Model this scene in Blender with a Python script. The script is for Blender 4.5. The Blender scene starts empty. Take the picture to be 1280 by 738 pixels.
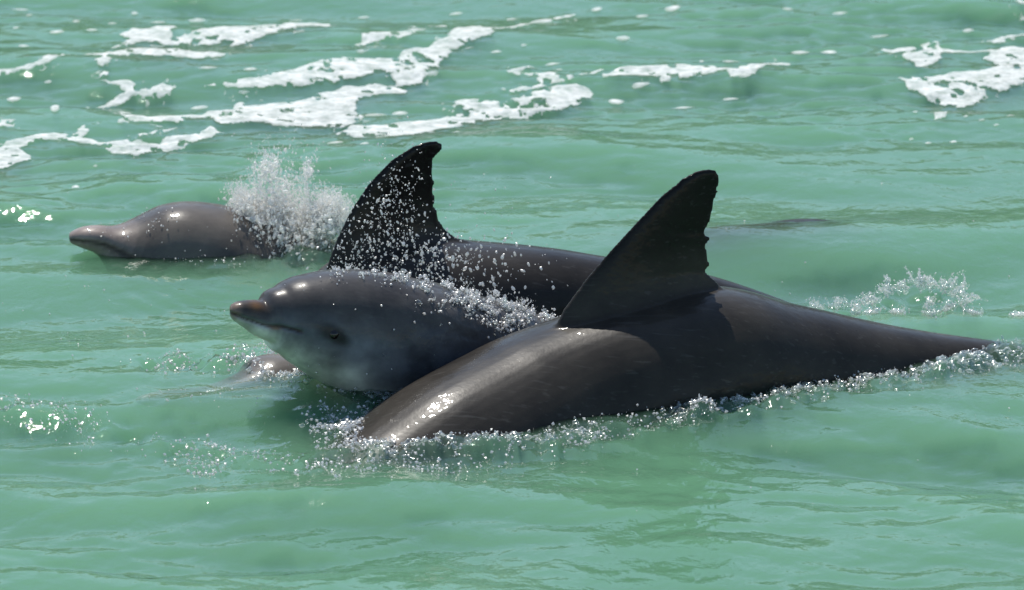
import bpy, bmesh, math, random
import numpy as np
from mathutils import Vector, noise as mnoise
random.seed(7); rng = np.random.default_rng(7)
R = math.radians
scene = bpy.context.scene
col = scene.collection

# ------------------------------------------------------------------ camera
H, PITCH, LENS = 2.2, 15.0, 160.0
FPX = 1280 * LENS / 36.0
cam_d = bpy.data.cameras.new('camera'); cam = bpy.data.objects.new('camera', cam_d); col.objects.link(cam)
cam.location = (0, 0, H); cam.rotation_euler = (R(90 - PITCH), 0, 0)
cam_d.lens = LENS; cam_d.sensor_width = 36; cam_d.clip_start = 0.1; cam_d.clip_end = 5000
cam_d.dof.use_dof = True; cam_d.dof.focus_distance = 7.75; cam_d.dof.aperture_fstop = 9.0
scene.camera = cam

# ------------------------------------------------------------------ world, sun, exposure
SUN_EL, SUN_AZ = 57.0, -18.0        # azimuth measured from +Y (away from the camera) towards +X
world = bpy.data.worlds.new('World'); scene.world = world; world.use_nodes = True
wn = world.node_tree.nodes; wl = world.node_tree.links
bg = wn['Background']; sky = wn.new('ShaderNodeTexSky')
sky.sky_type = 'NISHITA'; sky.sun_disc = False
sky.sun_elevation = R(SUN_EL); sky.sun_rotation = R(SUN_AZ)
sky.air_density = 1.1; sky.dust_density = 0.25; sky.ozone_density = 1.6
wl.new(sky.outputs[0], bg.inputs[0]); bg.inputs[1].default_value = 0.13
sun_d = bpy.data.lights.new('sun', 'SUN'); sun = bpy.data.objects.new('sun', sun_d); col.objects.link(sun)
sun_d.energy = 4.2; sun_d.angle = R(0.53); sun_d.color = (1.0, 0.95, 0.87)
sdir = Vector((math.sin(R(SUN_AZ)) * math.cos(R(SUN_EL)), math.cos(R(SUN_AZ)) * math.cos(R(SUN_EL)), math.sin(R(SUN_EL))))
sun.rotation_euler = sdir.to_track_quat('Z', 'Y').to_euler()
scene.view_settings.view_transform = 'Standard'; scene.view_settings.look = 'None'
scene.view_settings.exposure = 0.34; scene.view_settings.gamma = 1.0
scene.render.engine = 'CYCLES'
cy = scene.cycles
cy.use_denoising = True
cy.max_bounces = 10; cy.volume_bounces = 3; cy.diffuse_bounces = 4; cy.glossy_bounces = 4
cy.transparent_max_bounces = 64; cy.transmission_bounces = 4
cy.caustics_reflective = False; cy.caustics_refractive = False
cy.sample_clamp_indirect = 4.0

# ------------------------------------------------------------------ projection helpers
cp, sp = math.cos(R(PITCH)), math.sin(R(PITCH))
def P(px, py, Y):
    """point seen at photo pixel (px, py) on the vertical plane y = Y"""
    dx = (px - 640) / FPX; dy = -(py - 369) / FPX
    d = np.array([dx, cp + dy * sp, -sp + dy * cp])
    t = Y / d[1]
    return np.array([d[0] * t, Y, H + d[2] * t])
def G(px, py, z=0.0):
    """point seen at photo pixel on the horizontal plane z"""
    dx = (px - 640) / FPX; dy = -(py - 369) / FPX
    d = np.array([dx, cp + dy * sp, -sp + dy * cp])
    t = (z - H) / d[2]
    return np.array([d[0] * t, d[1] * t, z])
def to_px(X, Y, Z=0.0):
    dep = Y * cp + (H - Z) * sp
    up = (Z - H) * cp + Y * sp
    return 640 + FPX * X / dep, 369 - FPX * up / dep

# ------------------------------------------------------------------ object helpers
def setp(o, label=None, cat=None, group=None, kind=None):
    for k, v in (('label', label), ('category', cat), ('group', group), ('kind', kind)):
        if v: o[k] = v
    return o
def mesh_np(name, V, F, mat=None, smooth=True):
    V = np.asarray(V, dtype=np.float32); F = np.asarray(F, dtype=np.int32)
    k = F.shape[1]
    me = bpy.data.meshes.new(name)
    me.vertices.add(len(V)); me.vertices.foreach_set('co', V.ravel())
    me.loops.add(F.size); me.loops.foreach_set('vertex_index', F.ravel())
    me.polygons.add(len(F))
    me.polygons.foreach_set('loop_start', np.arange(0, F.size, k, dtype=np.int32))
    me.polygons.foreach_set('loop_total', np.full(len(F), k, dtype=np.int32))
    me.update(calc_edges=True)
    me.polygons.foreach_set('use_smooth', np.full(len(F), smooth, dtype=bool))
    if mat: me.materials.append(mat)
    return me
def obj(name, me, parent=None):
    o = bpy.data.objects.new(name, me); col.objects.link(o)
    if parent: o.parent = parent
    return o
def empty(name, loc):
    o = bpy.data.objects.new(name, None); o.location = loc; o.empty_display_size = 0.1; col.objects.link(o); return o

def vnoise(x, y, seed=0):
    """smooth 2D value noise, vectorised, 0..1"""
    xi = np.floor(x).astype(np.int64); yi = np.floor(y).astype(np.int64)
    xf = x - xi; yf = y - yi
    def h(a, b):
        n = (a * 374761393 + b * 668265263 + seed * 1442695041) & 0xffffffff
        n = ((n ^ (n >> 13)) * 1274126177) & 0xffffffff
        return ((n ^ (n >> 16)) & 0xffff) / 65535.0
    u = xf * xf * xf * (xf * (xf * 6 - 15) + 10); v = yf * yf * yf * (yf * (yf * 6 - 15) + 10)
    return (h(xi, yi) * (1 - u) + h(xi + 1, yi) * u) * (1 - v) + (h(xi, yi + 1) * (1 - u) + h(xi + 1, yi + 1) * u) * v
def fbm(x, y, seed=0, oct=4):
    a, s, t = 1.0, 0.0, 0.0
    for i in range(oct):
        s = s + a * vnoise(x * 2 ** i, y * 2 ** i, seed + i * 17); t += a; a *= 0.5
    return s / t
def dist_poly(px, py, pts, ay=1.0):
    """distance in photo pixels to a polyline (py scaled by ay)"""
    best = np.full(np.shape(px), 1e9)
    for (x0, y0), (x1, y1) in zip(pts[:-1], pts[1:]):
        dx, dy = x1 - x0, (y1 - y0) * ay
        t = np.clip(((px - x0) * dx + (py - y0) * ay * dy) / (dx * dx + dy * dy), 0, 1)
        best = np.minimum(best, np.hypot(px - x0 - t * dx, (py - y0) * ay - t * dy))
    return best

# ------------------------------------------------------------------ material helpers
def newmat(name):
    m = bpy.data.materials.new(name); m.use_nodes = True
    n = m.node_tree.nodes; n.clear()
    return m, n, m.node_tree.links
def ramp(n, stops):
    r = n.new('ShaderNodeValToRGB'); e = r.color_ramp.elements
    e[0].position, e[0].color = stops[0][0], (*stops[0][1], 1); e[1].position, e[1].color = stops[-1][0], (*stops[-1][1], 1)
    for p, c in stops[1:-1]:
        k = e.new(p); k.color = (*c, 1)
    return r

WATER_SCATTER = (0.37, 0.675, 0.49)     # single scattering albedo of the murky water
def water_material():
    m, n, l = newmat('green_sea_water')
    out = n.new('ShaderNodeOutputMaterial')
    tc = n.new('ShaderNodeTexCoord')
    mp = n.new('ShaderNodeMapping'); mp.inputs['Scale'].default_value = (1.0, 0.75, 1); mp.inputs['Rotation'].default_value = (0, 0, R(-10))
    l.new(tc.outputs['Object'], mp.inputs[0])
    b = None
    for sc_, dist, st in ((9, 0.010, 0.55), (30, 0.0035, 0.6), (85, 0.0010, 0.5)):
        t = n.new('ShaderNodeTexNoise'); t.inputs['Scale'].default_value = sc_; t.inputs['Detail'].default_value = 3; t.inputs['Roughness'].default_value = 0.5
        t.inputs['Distortion'].default_value = 0.6
        l.new(mp.outputs[0], t.inputs['Vector'])
        bb = n.new('ShaderNodeBump'); bb.inputs['Distance'].default_value = dist; bb.inputs['Strength'].default_value = st
        l.new(t.outputs[0], bb.inputs['Height'])
        if b: l.new(b.outputs[0], bb.inputs['Normal'])
        b = bb
    fr = n.new('ShaderNodeFresnel'); fr.inputs['IOR'].default_value = 1.333; l.new(b.outputs[0], fr.inputs['Normal'])
    tr = n.new('ShaderNodeBsdfTransparent')
    gl = n.new('ShaderNodeBsdfGlossy'); gl.inputs['Roughness'].default_value = 0.03; l.new(b.outputs[0], gl.inputs['Normal'])
    mx = n.new('ShaderNodeMixShader'); l.new(fr.outputs[0], mx.inputs[0]); l.new(tr.outputs[0], mx.inputs[1]); l.new(gl.outputs[0], mx.inputs[2])
    l.new(mx.outputs[0], out.inputs['Surface'])
    vs = n.new('ShaderNodeVolumeScatter'); vs.inputs['Color'].default_value = (*WATER_SCATTER, 1); vs.inputs['Density'].default_value = 11
    vs.inputs['Anisotropy'].default_value = 0.0
    va = n.new('ShaderNodeVolumeAbsorption'); va.inputs['Color'].default_value = (*WATER_SCATTER, 1); va.inputs['Density'].default_value = 11
    ad = n.new('ShaderNodeAddShader'); l.new(vs.outputs[0], ad.inputs[0]); l.new(va.outputs[0], ad.inputs[1])
    l.new(ad.outputs[0], out.inputs['Volume'])
    return m

def skin_material(name, scale=1.0, coat=0.27):
    m, n, l = newmat(name)
    out = n.new('ShaderNodeOutputMaterial'); p = n.new('ShaderNodeBsdfPrincipled'); l.new(p.outputs[0], out.inputs[0])
    at = n.new('ShaderNodeAttribute'); at.attribute_name = 'tint'
    tc = n.new('ShaderNodeTexCoord')
    n1 = n.new('ShaderNodeTexNoise'); n1.inputs['Scale'].default_value = 7 * scale; n1.inputs['Detail'].default_value = 6; n1.inputs['Roughness'].default_value = 0.62
    l.new(tc.outputs['Object'], n1.inputs['Vector'])
    r1 = ramp(n, [(0.3, (0.58, 0.58, 0.60)), (0.7, (1.36, 1.34, 1.30))]); l.new(n1.outputs[0], r1.inputs[0])
    mu = n.new('ShaderNodeMix'); mu.data_type = 'RGBA'; mu.blend_type = 'MULTIPLY'; mu.inputs[0].default_value = 1
    l.new(at.outputs['Color'], mu.inputs[6]); l.new(r1.outputs[0], mu.inputs[7])
    # fine rake scratches
    mp = n.new('ShaderNodeMapping'); mp.inputs['Scale'].default_value = (5, 85, 85); mp.inputs['Rotation'].default_value = (0, R(14), R(20))
    l.new(tc.outputs['Object'], mp.inputs[0])
    n2 = n.new('ShaderNodeTexNoise'); n2.inputs['Scale'].default_value = 1.6; n2.inputs['Detail'].default_value = 3; l.new(mp.outputs[0], n2.inputs['Vector'])
    r2 = ramp(n, [(0.60, (0, 0, 0)), (0.72, (0.13, 0.13, 0.13))]); l.new(n2.outputs[0], r2.inputs[0])
    m2 = n.new('ShaderNodeMix'); m2.data_type = 'RGBA'; m2.inputs[7].default_value = (0.17, 0.165, 0.155, 1)
    l.new(r2.outputs[0], m2.inputs[0]); l.new(mu.outputs[2], m2.inputs[6]); l.new(m2.outputs[2], p.inputs['Base Color'])
    n3 = n.new('ShaderNodeTexNoise'); n3.inputs['Scale'].default_value = 16 * scale; n3.inputs['Detail'].default_value = 4; l.new(tc.outputs['Object'], n3.inputs['Vector'])
    mr = n.new('ShaderNodeMapRange'); mr.inputs['From Min'].default_value = 0.3; mr.inputs['From Max'].default_value = 0.7; mr.inputs['To Min'].default_value = 0.27; mr.inputs['To Max'].default_value = 0.42
    l.new(n3.outputs[0], mr.inputs[0]); l.new(mr.outputs[0], p.inputs['Roughness'])
    b1 = n.new('ShaderNodeBump'); b1.inputs['Distance'].default_value = 0.004; b1.inputs['Strength'].default_value = 0.18; l.new(n1.outputs[0], b1.inputs['Height'])
    n4 = n.new('ShaderNodeTexNoise'); n4.inputs['Scale'].default_value = 120; n4.inputs['Detail'].default_value = 3; l.new(tc.outputs['Object'], n4.inputs['Vector'])
    b2 = n.new('ShaderNodeBump'); b2.inputs['Distance'].default_value = 0.0012; b2.inputs['Strength'].default_value = 0.15; l.new(n4.outputs[0], b2.inputs['Height']); l.new(b1.outputs[0], b2.inputs['Normal'])
    l.new(b2.outputs[0], p.inputs['Normal'])
    p.inputs['Coat Weight'].default_value = coat; p.inputs['Coat Roughness'].default_value = 0.06; p.inputs['Coat IOR'].default_value = 1.33
    n5 = n.new('ShaderNodeTexNoise'); n5.inputs['Scale'].default_value = 48; n5.inputs['Detail'].default_value = 2; l.new(tc.outputs['Object'], n5.inputs['Vector'])
    b3 = n.new('ShaderNodeBump'); b3.inputs['Distance'].default_value = 0.003; b3.inputs['Strength'].default_value = 0.65; l.new(n5.outputs[0], b3.inputs['Height']); l.new(b2.outputs[0], b3.inputs['Normal'])
    l.new(b3.outputs[0], p.inputs['Coat Normal'])
    p.inputs['Specular IOR Level'].default_value = 0.07
    return m

def simple(name, c, rough=0.4, alpha=1.0, trans=0.0, bump=None):
    m, n, l = newmat(name)
    out = n.new('ShaderNodeOutputMaterial'); p = n.new('ShaderNodeBsdfPrincipled'); l.new(p.outputs[0], out.inputs[0])
    p.inputs['Base Color'].default_value = (*c, 1); p.inputs['Roughness'].default_value = rough; p.inputs['Alpha'].default_value = alpha
    p.inputs['Transmission Weight'].default_value = trans
    if bump:
        t = n.new('ShaderNodeTexNoise'); t.inputs['Scale'].default_value = bump[0]; t.inputs['Detail'].default_value = 4
        tc = n.new('ShaderNodeTexCoord'); l.new(tc.outputs['Object'], t.inputs['Vector'])
        b = n.new('ShaderNodeBump'); b.inputs['Distance'].default_value = bump[1]; l.new(t.outputs[0], b.inputs['Height']); l.new(b.outputs[0], p.inputs['Normal'])
        r = ramp(n, [(0.3, tuple(v * 0.75 for v in c)), (0.6, c)]); l.new(t.outputs[0], r.inputs[0]); l.new(r.outputs[0], p.inputs['Base Color'])
    return m
def drop_material(name, white, alpha, gloss=0.5, back=0.6):
    m, n, l = newmat(name)
    out = n.new('ShaderNodeOutputMaterial')
    d = n.new('ShaderNodeBsdfDiffuse'); d.inputs[0].default_value = (white, white * .99, white * .95, 1)
    t = n.new('ShaderNodeBsdfTranslucent'); t.inputs[0].default_value = (white, white * .99, white * .95, 1)
    a = n.new('ShaderNodeMixShader'); a.inputs[0].default_value = back; l.new(d.outputs[0], a.inputs[1]); l.new(t.outputs[0], a.inputs[2])
    g = n.new('ShaderNodeBsdfGlossy'); g.inputs['Roughness'].default_value = 0.44
    b = n.new('ShaderNodeMixShader'); b.inputs[0].default_value = gloss; l.new(a.outputs[0], b.inputs[1]); l.new(g.outputs[0], b.inputs[2])
    tr = n.new('ShaderNodeBsdfTransparent')
    c = n.new('ShaderNodeMixShader'); c.inputs[0].default_value = alpha; l.new(tr.outputs[0], c.inputs[1]); l.new(b.outputs[0], c.inputs[2])
    l.new(c.outputs[0], out.inputs[0])
    return m

def foam_material():
    m, n, l = newmat('sea_foam'); out = n.new('ShaderNodeOutputMaterial')
    tc = n.new('ShaderNodeTexCoord'); t = n.new('ShaderNodeTexNoise'); t.inputs['Scale'].default_value = 60; t.inputs['Detail'].default_value = 4; l.new(tc.outputs['Object'], t.inputs['Vector'])
    r = ramp(n, [(0.3, (0.60, 0.64, 0.61)), (0.6, (0.82, 0.82, 0.79))]); l.new(t.outputs[0], r.inputs[0])
    b = n.new('ShaderNodeBump'); b.inputs['Distance'].default_value = 0.002; l.new(t.outputs[0], b.inputs['Height'])
    d = n.new('ShaderNodeBsdfDiffuse'); l.new(r.outputs[0], d.inputs[0]); l.new(b.outputs[0], d.inputs['Normal'])
    tr = n.new('ShaderNodeBsdfTranslucent'); l.new(r.outputs[0], tr.inputs[0])
    a = n.new('ShaderNodeMixShader'); a.inputs[0].default_value = 0.2; l.new(d.outputs[0], a.inputs[1]); l.new(tr.outputs[0], a.inputs[2])
    tp = n.new('ShaderNodeBsdfTransparent'); c = n.new('ShaderNodeMixShader')
    ca = n.new('ShaderNodeAttribute'); ca.attribute_name = 'cover'
    t2 = n.new('ShaderNodeTexNoise'); t2.inputs['Scale'].default_value = 26; t2.inputs['Detail'].default_value = 5; t2.inputs['Roughness'].default_value = .65; l.new(tc.outputs['Object'], t2.inputs['Vector'])
    m1 = n.new('ShaderNodeMapRange'); m1.inputs['From Min'].default_value = .34; m1.inputs['From Max'].default_value = .6; m1.inputs['To Min'].default_value = .5; m1.inputs['To Max'].default_value = .97; l.new(t2.outputs[0], m1.inputs[0])
    m0 = n.new('ShaderNodeMath'); m0.operation = 'MULTIPLY'; m3 = n.new('ShaderNodeMapRange'); m3.inputs['To Min'].default_value = .25; l.new(ca.outputs['Fac'], m3.inputs[0])
    l.new(m1.outputs[0], m0.inputs[0]); l.new(m3.outputs[0], m0.inputs[1]); l.new(m0.outputs[0], c.inputs[0]); l.new(tp.outputs[0], c.inputs[1]); l.new(a.outputs[0], c.inputs[2])
    l.new(c.outputs[0], out.inputs[0]); return m
M_water = water_material()
M_skin = skin_material('wet_dolphin_skin')
M_skin_calf = skin_material('wet_calf_skin', 1.5, 0.28)
M_eye = simple('dark_eye', (0.008, 0.006, 0.005), 0.08)
M_foam = foam_material()
M_drop = drop_material('spray_drop', 0.95, 0.62)
M_mist = drop_material('spray_film', 0.98, 0.7, 0.08, 0.5)
M_spray = drop_material('fine_spray', 0.98, 0.62, 0.15, 0.5)
def film_material():
    m, n, l = newmat('thin_water_film'); out = n.new('ShaderNodeOutputMaterial')
    g = n.new('ShaderNodeBsdfGlossy'); g.inputs['Roughness'].default_value = 0.16
    t = n.new('ShaderNodeBsdfTranslucent'); t.inputs[0].default_value = (.9, .93, .92, 1)
    a = n.new('ShaderNodeMixShader'); a.inputs[0].default_value = .5; l.new(g.outputs[0], a.inputs[1]); l.new(t.outputs[0], a.inputs[2])
    tp = n.new('ShaderNodeBsdfTransparent'); tp.inputs[0].default_value = (.93, .97, .96, 1)
    lw = n.new('ShaderNodeLayerWeight'); lw.inputs[0].default_value = .35
    mr = n.new('ShaderNodeMapRange'); mr.inputs['To Min'].default_value = .12; mr.inputs['To Max'].default_value = .7; l.new(lw.outputs['Facing'], mr.inputs[0])
    c = n.new('ShaderNodeMixShader'); l.new(mr.outputs[0], c.inputs[0]); l.new(tp.outputs[0], c.inputs[1]); l.new(a.outputs[0], c.inputs[2])
    l.new(c.outputs[0], out.inputs[0]); return m
M_film = film_material()

# ------------------------------------------------------------------ water surface
def conv(pts): return pts
CHOP = [  # (polyline in photo pixels, width px, strength)
    ([(380, 566), (440, 560), (520, 556), (620, 556), (700, 550), (820, 528), (960, 510), (1050, 488), (1150, 470), (1250, 448), (1300, 440)], 17, 1.0),
    ([(390, 520), (450, 515), (505, 497)], 14, 1.0),
    ([(185, 462), (240, 462), (300, 458), (345, 475), (400, 482), (440, 492)], 15, 1.0),
    ([(-30, 512), (60, 525), (120, 536), (230, 556), (300, 565), (400, 580), (560, 575)], 13, 0.65),
    ([(1000, 378), (1060, 382), (1100, 362), (1150, 350), (1200, 362), (1215, 392), (1170, 400)], 14, 0.9),
    ([(285, 300), (330, 318), (400, 325)], 18, 0.7),
    ([(240, 580), (270, 582)], 10, 0.8),
]
NC = 54
_lam = np.geomspace(1.5, 0.036, NC)
_th = rng.normal(0, 0.30, NC) * (1 + 0.9 * np.linspace(0, 1, NC)) + 0.14
_ph = rng.uniform(0, 2 * np.pi, NC)
_sl = np.interp(np.log(_lam), np.log([0.036, 0.06, 0.1, 0.25, 0.45, 0.8, 1.5]), [0.028, 0.060, 0.070, 0.050, 0.037, 0.026, 0.010])
RINGS = [(G(330, 540), 0.050, 0.9), (G(255, 600), 0.045, 0.5), (G(700, 600), 0.055, 0.7), (G(300, 345), 0.045, 1.0), (G(980, 560), 0.06, 0.5), (G(420, 640), 0.05, 0.35)]
def water_h(X, Y):
    X = np.asarray(X, dtype=float); Y = np.asarray(Y, dtype=float)
    r = np.hypot(X, Y - 8.5)
    near = np.clip((60 - r) / 50, 0, 1)
    wx = X + 0.10 * (fbm(X * 1.7, Y * 1.7, 3, 3) - 0.5); wy = Y + 0.22 * (fbm(X * 1.3 + 9, Y * 1.3, 5, 3) - 0.5)
    patch = np.clip(fbm(X * 1.3 + 4, Y * 1.0, 11, 3) * 4.0 - 1.45, 0.0, 1.1)
    far = np.clip((Y - 7.9) / 2.2, 0, 1)
    h = np.zeros_like(X)
    for lam, th, ph, s in zip(_lam, _th, _ph, _sl):
        k = 2 * np.pi / lam
        u = k * (-math.sin(th) * wx + math.cos(th) * wy) + ph
        a = s / k
        if lam < 0.45:
            g = (0.24 + 0.80 * patch) * (0.66 - 0.02 * far)
            if lam < 0.16: g = g * (0.60 + 0.75 * far)
            a = a * g
        h = h + a * np.sin(u + 0.35 * np.sin(u))
    for (c, lam, st) in RINGS:
        d = np.hypot(X - c[0], Y - c[1])
        d2 = d + 0.02 * (fbm(X * 6, Y * 6, 31, 2) - 0.5)
        h = h + 0.0008 * st * np.sin(2 * np.pi * d2 / lam) * np.exp(-((d - 0.16) / 0.14) ** 2)
    px, py = to_px(X, Y)
    m = np.zeros_like(X)
    for pts, w, st in CHOP:
        m = np.maximum(m, st * np.exp(-(dist_poly(px, py, pts, 1.6) / w) ** 2))
    m = m * (r < 4)
    ch = (fbm(X * 22, Y * 16, 21, 3) - 0.5) * 0.050 + np.abs(fbm(X * 45, Y * 32, 25, 3) - 0.5) * -0.030
    h = h * near + m * (ch + 0.006)
    return h

def axis(segs):
    out = [np.array([segs[0][0]])]
    for a, b, n_, in segs:
        out.append(np.linspace(a, b, n_ + 1)[1:])
    return np.concatenate(out)
xs = axis([(-900, -100, 8), (-100, -10, 18), (-10, -2.6, 50), (-2.6, -1.35, 70), (-1.35, 1.35, 460), (1.35, 2.6, 70), (2.6, 10, 50), (10, 100, 18), (100, 900, 8)])
ys = axis([(-900, -20, 8), (-20, 4.5, 60), (4.5, 6.2, 60), (6.2, 11.6, 520), (11.6, 15, 120), (15, 30, 90), (30, 100, 30), (100, 900, 8)])
XX, YY = np.meshgrid(xs, ys)
ZZ = water_h(XX, YY)
nx, ny = len(xs), len(ys)
V = np.stack([XX.ravel(), YY.ravel(), ZZ.ravel()], 1)
idx = np.arange(nx * ny).reshape(ny, nx)
F = np.stack([idx[:-1, :-1].ravel(), idx[:-1, 1:].ravel(), idx[1:, 1:].ravel(), idx[1:, :-1].ravel()], 1)
# skirt and bottom close the body of water
ring = np.concatenate([idx[0, :], idx[1:, -1], idx[-1, -2::-1], idx[-2:0:-1, 0]])
VB = V[ring].copy(); VB[:, 2] = -3.0
base = len(V); nr = len(ring)
nxt = np.roll(np.arange(nr), -1)
side = np.stack([ring, base + np.arange(nr), base + nxt, ring[nxt]], 1)
wme = mesh_np('water', np.concatenate([V, VB]), np.concatenate([F, side]), M_water)
bm = bmesh.new(); bm.from_mesh(wme); bm.verts.ensure_lookup_table()
f = bm.faces.new([bm.verts[base + i] for i in range(nr)][::-1]); f.smooth = False
f.material_index = 0
bm.to_mesh(wme); bm.free()
water = setp(obj('water', wme), kind='structure')

M_sand = simple('seabed_sand', (0.16, 0.15, 0.10), 0.9, bump=(2, 0.05))
sb = mesh_np('seabed', [(-1500, -1500, -3.05), (1500, -1500, -3.05), (1500, 1500, -3.05), (-1500, 1500, -3.05)], [[0, 1, 2, 3]], M_sand, False)
setp(obj('seabed', sb), kind='structure')

# wooded far shore (seen only as the dark green reflections on the water)
def shore():
    u = np.linspace(-260, 260, 521); v = np.linspace(0, 1, 40)
    UU, VV = np.meshgrid(u, v)
    prof = 10.0 + 5.5 * (fbm(u * 0.05, u * 0 + 3, 41, 4) - 0.3)
    Hh = prof[None, :] * np.sin(np.pi * VV) ** 0.55
    D = 52 + VV * 45 + 8 * (fbm(UU * 0.03, VV * 0, 44, 3) - 0.5)
    lump = (fbm(UU * 0.35, VV * 24, 47, 4) - 0.5) * 3.4 * np.sin(np.pi * VV)
    Z = np.maximum(Hh + lump, -0.5); Z[0] = -1; Z[-1] = -1
    Dd = D - lump * 0.8
    V = np.stack([UU.ravel(), Dd.ravel(), Z.ravel()], 1)
    i = np.arange(V.shape[0]).reshape(UU.shape)
    F = np.stack([i[:-1, :-1].ravel(), i[:-1, 1:].ravel(), i[1:, 1:].ravel(), i[1:, :-1].ravel()], 1)
    m = simple('mangrove_foliage', (0.045, 0.065, 0.018), 0.8, bump=(1.2, 0.6))
    setp(obj('mangrove_woodland', mesh_np('mangrove_woodland', V, F, m)), kind='stuff', label='dark green wooded shore beyond the water, seen as reflections')
shore()

# ------------------------------------------------------------------ dolphins
PROF = np.array([  # s, top, bottom, half width (metres, animal 2.4 m long)
    [0.000, .006, .008, .010], [0.012, .014, .018, .022], [0.035, .019, .024, .030], [0.075, .023, .030, .037], [0.110, .028, .040, .048],
    [0.128, .046, .052, .062], [0.150, .072, .062, .080], [0.190, .096, .078, .102], [0.26, .118, .100, .125], [0.36, .136, .122, .145],
    [0.50, .155, .150, .165], [0.70, .175, .178, .180], [0.90, .185, .190, .185], [1.10, .185, .185, .178], [1.30, .172, .165, .158],
    [1.50, .145, .135, .125], [1.70, .112, .105, .090], [1.90, .082, .078, .058], [2.10, .056, .055, .036], [2.25, .034, .034, .026], [2.36, .014, .014, .018], [2.40, .005, .005, .008]])
def crom(ts, t, A):
    """smooth (hermite) interpolation of rows A at params t"""
    ts = np.asarray(ts, float); A = np.asarray(A, float)
    if A.ndim == 1: A = A[:, None]
    m = np.zeros_like(A)
    d = (A[1:] - A[:-1]) / (ts[1:] - ts[:-1])[:, None]
    m[1:-1] = (d[:-1] * (ts[2:] - ts[1:-1])[:, None] + d[1:] * (ts[1:-1] - ts[:-2])[:, None]) / (ts[2:] - ts[:-2])[:, None]
    m[0] = d[0]; m[-1] = d[-1]
    i = np.clip(np.searchsorted(ts, t, side='right') - 1, 0, len(ts) - 2)
    h = (ts[i + 1] - ts[i]); u = ((t - ts[i]) / h)[:, None]; h = h[:, None]
    return (2*u**3-3*u**2+1)*A[i] + (u**3-2*u**2+u)*h*m[i] + (-2*u**3+3*u**2)*A[i+1] + (u**3-u**2)*h*m[i+1]
def norm(v): return v / np.maximum(np.linalg.norm(v, axis=-1, keepdims=True), 1e-9)

def frames(C):
    T = norm(np.gradient(C, axis=0))
    Z = np.array([0, 0, 1.0])
    S = norm(np.cross(T, Z)); U = norm(np.cross(S, T))
    return T, S, U
def loft_mesh(C, S, U, top, bot, wid, power=2.15, nang=56):
    a = np.linspace(0, 2 * np.pi, nang, endpoint=False)
    ca, sa = np.cos(a), np.sin(a)
    e = 2.0 / power
    cx = np.sign(ca) * np.abs(ca) ** e; sx = np.sign(sa) * np.abs(sa) ** e
    V = []
    for i in range(len(C)):
        vv = np.where(sx > 0, top[i], bot[i]) * sx
        V.append(C[i] + wid[i] * cx[:, None] * S[i] + vv[:, None] * U[i])
    V = np.concatenate(V); n = len(C)
    F = []
    j = np.arange(nang); jn = (j + 1) % nang
    for i in range(n - 1):
        F.append(np.stack([i * nang + j, i * nang + jn, (i + 1) * nang + jn, (i + 1) * nang + j], 1))
    F = np.concatenate(F)
    F = F.tolist(); F.append(list(range(nang))[::-1]); F.append([(n - 1) * nang + k for k in range(nang)])
    return V, F
def plate(root_l, root_t, lead, trail, nrm, thick, flare=0.0, nv=40, nu=18, sink=None):
    """lead/trail: polylines (Nx3) from base to tip; lens-section plate with real thickness"""
    def resample(Pn, n):
        Pn = np.asarray(Pn); d = np.r_[0, np.cumsum(np.linalg.norm(np.diff(Pn, axis=0), axis=1))]
        return np.stack([np.interp(np.linspace(0, d[-1], n), d, Pn[:, k]) for k in range(3)], 1)
    A = resample(lead, nv); B = resample(trail, nv)
    if sink is not None:
        A = np.concatenate([[A[0] + sink], A]); B = np.concatenate([[B[0] + sink], B])
    n = len(A)
    u = (1 - np.cos(np.linspace(0, np.pi, nu))) / 2
    prof = 2.2 * np.sqrt(np.clip(u, 0, 1)) * (1 - u) ** 0.85 * 1.0
    prof = np.maximum(prof, 0.10)
    V = []
    for sgn in (1, -1):
        for i in range(n):
            v = max(0, (i - (1 if sink is not None else 0)) / (nv - 1))
            th = thick * (1 - 0.72 * v) * prof + flare * math.exp(-v / 0.13) * np.sin(np.pi * np.clip(u, 0.02, .98)) ** 0.7
            if u is not None:
                th = np.maximum(th, .0032 if thick > .009 else .002)
                V.append(A[i] * (1 - u)[:, None] + B[i] * u[:, None] + sgn * th[:, None] * nrm)
    V = np.concatenate(V)
    F = []
    off = n * nu
    for i in range(n - 1):
        for j in range(nu - 1):
            a = i * nu + j
            F.append([a, a + 1, a + nu + 1, a + nu]); F.append([off + a, off + a + nu, off + a + nu + 1, off + a + 1])
        F.append([i * nu, (i + 1) * nu, off + (i + 1) * nu, off + i * nu])
        e = i * nu + nu - 1; F.append([e, off + e, off + e + nu, e + nu])
    for j in range(nu - 1):
        F.append([j, off + j, off + j + 1, j + 1]); a = (n - 1) * nu + j; F.append([a, a + 1, off + a + 1, off + a])
    return V, F

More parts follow.
